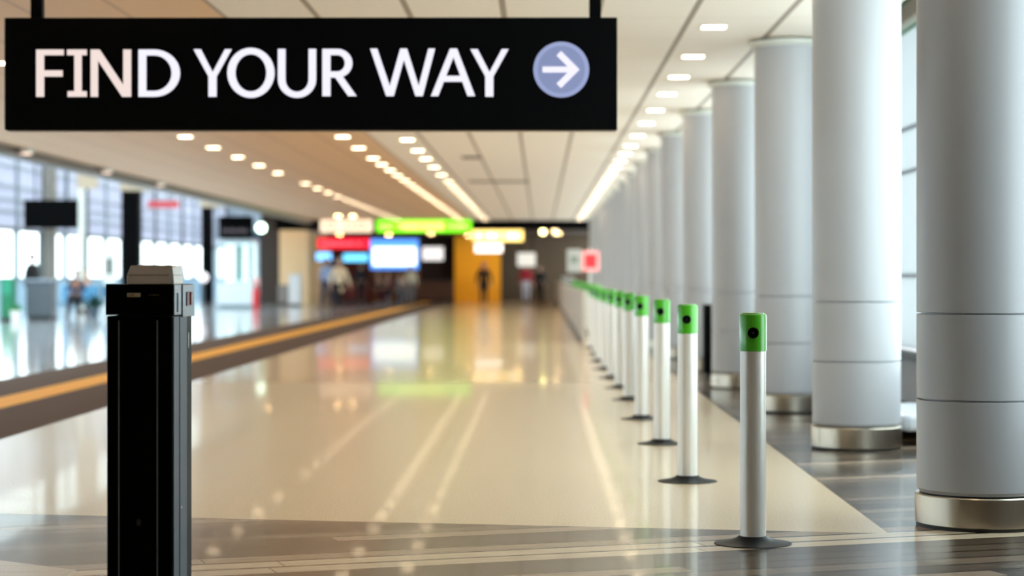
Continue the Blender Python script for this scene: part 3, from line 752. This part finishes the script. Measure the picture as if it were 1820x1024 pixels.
# round discs
for (px, py, d, r, rgb, lab, nm) in ((320, 492, 82, .17, (30, 120, 190), 'round blue sign on a thin stand behind the post housing', 'round_sign'),
                                     (361, 493, 83.6, .20, (235, 225, 230), 'round white sign in front of the right black pillar', 'round_sign')):
    p = at(px, py, d); t = thing(nm, lab, 'sign', (p.x, d, 0))
    MB().tube((0, 0, p.z), (0, .03, p.z), r, 28).build('disc', mat('disc_%d' % px, srgb(*rgb), .4, emit=srgb(*rgb), strength=.4), t)
    MB().tube((0, .04, .02), (0, .04, p.z), .02, 8).build('pole', M['frame'], t)
    MB().lathe([(.16, 0), (.16, .02)], 20, 0, .04).build('base', M['rubber'], t)
# red banner in the upper glazing
t, w, h = hboard(262, 318, 357, 370, 90, 'faded red banner hanging high before the windows', mat('red_banner', srgb(190, 60, 66), .5), name='banner', cat='banner', th=.03, top=6.3, frame=mat('banner_back', srgb(170, 90, 95), .5))

# ================================================================== SHOP SIGNS AT THE FAR END
def lit_letters(t, w, h, n, m_, z0=.3, z1=.7, span=.8, seed=1):
    rr = random.Random(seed); b = MB(); x = -w * span
    step = 2 * w * span / n
    for i in range(n):
        if rr.random() > .12: b.box(x + step * .12, x + step * (.55 + .3 * rr.random()), -.014, -.006, h * z0, h * (z1 - .08 * rr.random()))
        x += step
    b.build('lettering', m_, t)
t, w, h = hboard(568, 663, 388, 414, 76.6, 'cream lit shop sign left of the long green sign', emat('cream_sign', (250, 222, 192), .75), name='shop_sign')
lit_letters(t, w, h, 7, emat('cream_letters', (205, 165, 140), .55), seed=3)
t, w, h = hboard(668, 839, 390, 414, 76.5, 'long glowing green shop sign below the ceiling end', emat('green_sign', (110, 225, 15), 1.2), name='shop_sign')
MB().box(-w * .42, w * .42, -.012, -.004, h * .2, h * .8).build('bright_panel', emat('yellow_green_panel', (200, 255, 90), 1.3), t)
lit_letters(t, w, h, 14, emat('pale_green_letters', (190, 250, 120), 1.4), .35, .65, .92, 5)
t, w, h = hboard(563, 658, 422, 443, 88, 'glowing red shop sign below the cream sign', emat('red_sign', (225, 25, 45), 1.1), name='shop_sign', top=3.06)
lit_letters(t, w, h, 11, emat('pink_letters', (255, 110, 120), 1.1), .35, .6, .8, 6)
t, w, h = hboard(561, 590, 448, 464, 89, 'small blue lit menu screen, left of two', emat('blue_screen_a', (120, 190, 255), 1.5), name='menu_screen', cat='screen', top=3.06)
t, w, h = hboard(609, 655, 450, 466, 89, 'wider blue lit menu screen below the red sign', emat('blue_screen_b', (100, 190, 235), 1.4), name='menu_screen', cat='screen', top=3.06)
t, w, h = hboard(657, 745, 424, 480, 86, 'large white display screen with blue border', emat('blue_border', (80, 140, 230), 1.1), name='display_screen', cat='screen', top=3.06)
MB().box(-w + .14, w - .14, -.016, -.006, .2, h - .38).build('picture', emat('white_picture', (240, 250, 255), 1.8), t)
t, w, h = hboard(749, 789, 438, 464, 88, 'small white lit sign right of the large display screen', emat('white_sign_a', (235, 228, 226), .75), name='lit_sign', top=3.06)
t, w, h = hboard(838, 931, 408, 430, 80, 'warm yellow lit sign over the orange wall', emat('amber_sign', (255, 214, 120), 1.7), name='lit_sign', top=3.06)
lit_letters(t, w, h, 8, emat('white_hot_letters', (255, 250, 225), 2.2), .3, .7, .8, 7)
t, w, h = hboard(843, 894, 432, 450, 81, 'short white lit sign hanging under the yellow sign', emat('white_sign_b', (255, 240, 225), 1.7), name='lit_sign', top=3.06)
t, w, h = hboard(918, 953, 448, 475, 84, 'square off-white sign hanging above the person in red', emat('white_sign_c', (212, 205, 196), .5), name='lit_sign', top=3.06)
for px, c, lab in ((965, (255, 240, 150), 'bright yellow globe lamp at the far right ceiling end'), (987, (250, 215, 160), 'dimmer amber globe lamp right of the bright yellow one')):
    p = at(px, 412, 80); t = thing('globe_lamp', lab, 'lamp', p)
    MB().lathe([(.02, -.1), (.08, -.07), (.11, 0), (.08, .07), (.02, .1)], 20).build('globe', emat('globe_%d' % px, c, 9 if px == 965 else 4), t, smooth=True)
    MB().tube((0, 0, .09), (0, 0, 3.06 - p.z), .012, 8).build('rod', M['pillar_black'], t)
# round downlights of the food court
hl = thing('round_downlight', 'small round downlight in the dark ceiling over the orange wall', 'ceiling light', (-2.9, 93.5, 3.06), group='round downlights past the ceiling end')
MB().lathe([(.12, -.02), (.14, 0)], 20).build('rim', M['lamp_rim'], hl); MB().lathe([(.11, -.026), (.11, -.02)], 20).build('diffuser', emat('food_lamp', (255, 205, 140), 50), hl)
for X, Y in ((-9, 92), (-6.8, 92), (-4.8, 90), (-1, 92), (.8, 90), (.6, 83), (-3.3, 94.2), (-2.4, 94.2)):
    dup(hl, (X, Y, 3.06), 'small round downlight in the dark ceiling of the shop area')
for X, Y in ((-10.6, 86.8), (-9.6, 84), (-10.6, 80)):
    o = dup(hl, (X, Y, 4.02), 'small round downlight in the high ceiling before the cream wall')
for px, lab in ((601, 'round light above the cream shop sign, left one'), (627, 'round light above the cream shop sign, right one')):
    d = 71.0; dup(hl, (at(px, 0, d).x, d, CZ), lab)
# counters and tables in the shop area
def shop_counter(px0, px1, zt_, d, lab, m_):
    a = at(px0, 0, d); b = at(px1, 0, d); w = (b.x - a.x) / 2
    t = thing('shop_counter', lab, 'counter', ((a.x + b.x) / 2, d, 0))
    MB().box(-w, w, 0, .7, .1, zt_ - .05).build('front', m_, t, bevel=.01); MB().box(-w - .03, w + .03, -.04, .74, zt_ - .05, zt_).build('worktop', M['frame_dark'], t, bevel=.01)
    MB().box(-w + .04, w - .04, .05, .65, 0, .1).build('plinth', M['dark'], t)
shop_counter(610, 652, 1.0, 93, 'dark red counter in the maroon shop', mat('dark_red_front', srgb(96, 16, 20), .5))
shop_counter(700, 806, .98, 93.5, 'brown counter under the large display screen', mat('brown_front', srgb(84, 48, 26), .5))

# ================================================================== PEOPLE
def skin_obj(name, nodes, edges, m_, parent, root=0, sub=2):
    me = bpy.data.meshes.new(name); me.from_pydata([n[0] for n in nodes], edges, [])
    me.materials.append(m_)
    o = bpy.data.objects.new(name, me); COL.objects.link(o); o.parent = parent
    md = o.modifiers.new('skin', 'SKIN'); md.use_smooth_shade = True
    sv = me.skin_vertices[0].data
    for i, n in enumerate(nodes):
        r = n[1]; sv[i].radius = (r, r) if isinstance(r, (int, float)) else r; sv[i].use_root = (i == root)
    s = o.modifiers.new('sub', 'SUBSURF'); s.levels = 1; s.render_levels = sub
    return o

class G:
    def __init__(s): s.n = []; s.e = []
    def p(s, co, r, frm=None):
        s.n.append((tuple(co), r)); i = len(s.n) - 1
        if frm is not None: s.e.append((frm, i))
        return i

SK = mat('skin', srgb(190, 140, 112), .5); SK2 = mat('skin_brown', srgb(136, 92, 70), .5)
def person(px, d, label, top, bottom, hair_m, pose='stand', heading=0, scale=1.0, long_coat=False, scarf=False, skin=SK, long_hair=False, bag=None):
    """figure facing -Y at heading 0; joints laid out for the pose"""
    t = thing('person', label, 'person', (at(px, 0, d).x, d, 0), heading)
    t.scale = (scale,) * 3
    sit = pose == 'sit'; walk = pose == 'walk'
    hz = .56 if sit else .94
    V = Vector
    pel = V((0, 0, hz)); chest = V((0, -.02 if not sit else -.06, hz + .36)); neck = V((0, 0, hz + .53))
    hips = {s: V((.095 * s, 0, hz - .04)) for s in (-1, 1)}
    knee, ank, toe, el, wr = {}, {}, {}, {}, {}
    for s in (-1, 1):
        if sit:
            knee[s] = V((.12 * s, -.44, hz + .02)); ank[s] = V((.12 * s, -.42, .09)); toe[s] = V((.13 * s, -.6, .035))
            el[s] = V((.25 * s, -.05, hz + .24)); wr[s] = V((.14 * s, -.3, hz + .14))
        else:
            st_ = .16 * s if walk else 0.0
            knee[s] = V((.10 * s, -.03 + st_ * .9, .50)); ank[s] = V((.10 * s, st_ * 1.6 + (.06 if st_ > 0 else 0), .10 if st_ <= 0 else .14)); toe[s] = ank[s] + V((.02 * s, -.17, -.065 if st_ <= 0 else -.10))
            el[s] = V((.27 * s, .03 - st_ * .6, 1.12)); wr[s] = V((.27 * s, -.08 - st_ * 1.1, .88))
    # --- body: one continuous skinned surface, head with brow, nose and chin, hands with five fingers
    g = G(); r0 = g.p(pel, (.13, .10)); sp_ = g.p(pel + V((0, -.01, .18)), (.12, .09), r0); ch = g.p(chest, (.15, .105), sp_)
    nb = g.p(neck - V((0, 0, .03)), .06, ch); nk = g.p(neck + V((0, -.005, .05)), .052, nb)
    jaw = g.p(neck + V((0, -.03, .10)), (.062, .068), nk); mid = g.p(neck + V((0, -.018, .175)), (.076, .092), jaw)
    top_ = g.p(neck + V((0, 0, .235)), (.068, .078), mid); g.p(neck + V((0, -.122, .155)), .012, mid)
    for s in (-1, 1):
        g.p(neck + V((.084 * s, 0, .16)), (.010, .022), mid)
        sh = g.p(neck + V((.17 * s, 0, -.07)), .058, ch); e_ = g.p(el[s], .042, sh); w_ = g.p(wr[s], .027, e_)
        dr = (wr[s] - el[s]).normalized(); pm = g.p(wr[s] + dr * .06, (.034, .018), w_)
        sd = V((0, -1, 0)) if not sit else V((-s, 0, 0))
        th1 = g.p(wr[s] + dr * .045 + sd * .045, .011, pm); g.p(wr[s] + dr * .085 + sd * .062, .009, th1)
        for f, (o_, ln) in enumerate(((.03, .075), (.011, .088), (-.009, .08), (-.028, .062))):
            a1 = g.p(wr[s] + dr * .105 + sd * o_, .010, pm); inw = V((-.25 * s, 0, 0))
            a2 = g.p(wr[s] + dr * (.105 + ln * .5) + sd * o_ + inw * .04, .009, a1); g.p(wr[s] + dr * (.105 + ln * .9) + sd * o_ + inw * .11, .008, a2)
        h_ = g.p(hips[s], .085, r0); k_ = g.p(knee[s], .055, h_); kk = g.p(ank[s] * .6 + knee[s] * .4 + V((0, .02, 0)), .046, k_); an = g.p(ank[s], .036, kk); g.p(toe[s], .034, an)
    skin_obj('body', g.n, g.e, skin, t, r0)
    # --- top / coat
    g = G(); low = pel + V((0, 0, -.32 if long_coat else -.03)); r0 = g.p(low, (.19, .15) if long_coat else (.155, .125))
    m1 = g.p(pel + V((0, -.01, .16)), (.15, .12), r0); ch = g.p(chest, (.175, .13), m1); g.p(neck - V((0, 0, .02)), .075, ch)
    for s in (-1, 1):
        sh = g.p(neck + V((.17 * s, 0, -.07)), .075, ch); e_ = g.p(el[s], .058, sh); g.p(wr[s] - (wr[s] - el[s]).normalized() * .02, .042, e_)
    skin_obj('coat' if long_coat else 'jacket', g.n, g.e, top, t, r0)
    # --- trousers
    g = G(); r0 = g.p(pel, (.145, .118))
    for s in (-1, 1):
        h_ = g.p(hips[s] + V((0, 0, -.02)), .10, r0); k_ = g.p(knee[s], .072, h_); kk = g.p(ank[s] * .6 + knee[s] * .4 + V((0, .015, 0)), .064, k_); g.p(ank[s] + V((0, 0, .02)), .055, kk)
    skin_obj('trousers', g.n, g.e, bottom, t, r0)
    shoe = M['pillar_black']
    for s in (-1, 1):
        g = G(); a = g.p(ank[s] + V((0, .03, -.04)), .045); b_ = g.p(toe[s] * .5 + ank[s] * .5 + V((0, 0, -.01)), .042, a); g.p(toe[s] + V((0, -.02, .005)), .036, b_)
        skin_obj('shoe', g.n, g.e, shoe, t, 0, 1)
    # --- hair or scarf
    g = G(); a = g.p(neck + V((0, .03, .215)), (.088, .088)); b_ = g.p(neck + V((0, .055, .14)), (.078, .06), a)
    if long_hair or scarf:
        c = g.p(neck + V((0, .07, .02)), (.085, .05), b_); g.p(neck + V((0, .085, -.14)), (.08, .03), c)
    g.p(neck + V((0, -.045, .262)), (.06, .04), a)
    if scarf:
        for s in (-1, 1):
            q = g.p(neck + V((.085 * s, .0, .12)), (.03, .05), b_); q2 = g.p(neck + V((.07 * s, -.03, .0)), (.04, .05), q); g.p(neck + V((.03 * s, -.12, -.08)), (.06, .03), q2)
    skin_obj('headscarf' if scarf else 'hair', g.n, g.e, hair_m, t, 0)
    # eyes and mouth
    f = MB()
    for s in (-1, 1): f.tube((.032 * s, neck.y - .100, neck.z + .165), (.032 * s, neck.y - .112, neck.z + .165), .010, 8)
    f.box(-.024, .024, neck.y - .104, neck.y - .098, neck.z + .085, neck.z + .093)
    f.build('face_features', M['ink'], t)
    if bag:
        MB().box(.30, .42, -.2, .14, .52, .80).build('handbag', bag, t, bevel=.03)
    return t
cloth = lambda n_, r, g_, b_: mat(n_, srgb(r, g_, b_), .85, noise=.12, scale=30)
black = cloth('black_cloth', 12, 11, 14); navy = cloth('navy_cloth', 40, 52, 78); blue = cloth('lilac_blue_cloth', 130, 145, 180)
cream = cloth('cream_cloth', 222, 204, 176); red = cloth('crimson_cloth', 165, 20, 40); white = cloth('white_cloth', 222, 214, 226)
grey = cloth('grey_cloth', 120, 116, 118); dred = cloth('dark_red_cloth', 92, 20, 26)
hb = mat('dark_hair', srgb(28, 20, 18), .5); ho = mat('auburn_scarf', srgb(190, 100, 50), .6); hg = mat('grey_hair', srgb(150, 145, 145), .5)
person(860, 79, 'person in black with auburn headscarf walking before the orange wall', black, black, ho, 'walk', .05, 1.0, long_coat=True, scarf=True)
person(935, 88, 'person in crimson top and white trousers under the square off-white sign', red, white, hb, 'stand', .1, 1.0, long_hair=True)
person(960, 89, 'person in dark clothing just right of the person in red', black, black, hb, 'stand', -.4, .93)
person(603, 66, 'person in cream jacket and black trousers walking near the cream sign', cream, black, hg, 'walk', .5, 1.0, long_coat=True)
person(581, 76, 'person in lilac blue jacket left of the cream-jacketed walker', blue, navy, hb, 'walk', -.3, 1.06, skin=SK2)
person(641, 84, 'person in black standing before the maroon shop', black, black, hb, 'stand', 2.8, 1.0)
person(730, 83, 'person in pale cream top under the right part of the display screen', cream, grey, hb, 'stand', .3, .92)
person(57, 57.5, 'dark silhouetted person standing behind the dark grey counter', black, navy, hb, 'stand', 1.2, 1.05, skin=SK2)
person(136, 59.9, 'dark-clothed person seated on the pale blue seats', navy, black, hb, 'sit', 0, 1.0, skin=SK2)
person(152, 62.3, 'second seated person on the slate blue seats', grey, navy, hb, 'sit', 0, 1.0)
# seated diners
def stool(px, d, lab):
    t = thing('stool', lab, 'stool', (at(px, 0, d).x, d, 0))
    MB().lathe([(.18, .40), (.19, .42), (.19, .445), (.17, .455)], 24).build('seat', M['pillar_black'], t, smooth=True)
    MB().tube((0, 0, .02), (0, 0, .41), .03, 12).build('post', M['frame'], t); MB().lathe([(.2, 0), (.2, .02), (.03, .04)], 24).build('base', M['frame'], t, smooth=True)
def diner(px, d, lab, a, b_, h, hd):
    person(px, d, lab, a, b_, h, 'sit', hd, 1.0)
    stool(px, d + .02, 'black round stool under the ' + lab[:lab.index(' seated')])
diner(672, 84.5, 'grey-haired person in black seated below the display screen', black, dred, hg, .3)
diner(690, 85.5, 'person in dark red seated below the display screen', dred, black, hb, -.5)
diner(710, 86.5, 'person in grey seated right of the one in dark red', grey, grey, hb, .8)
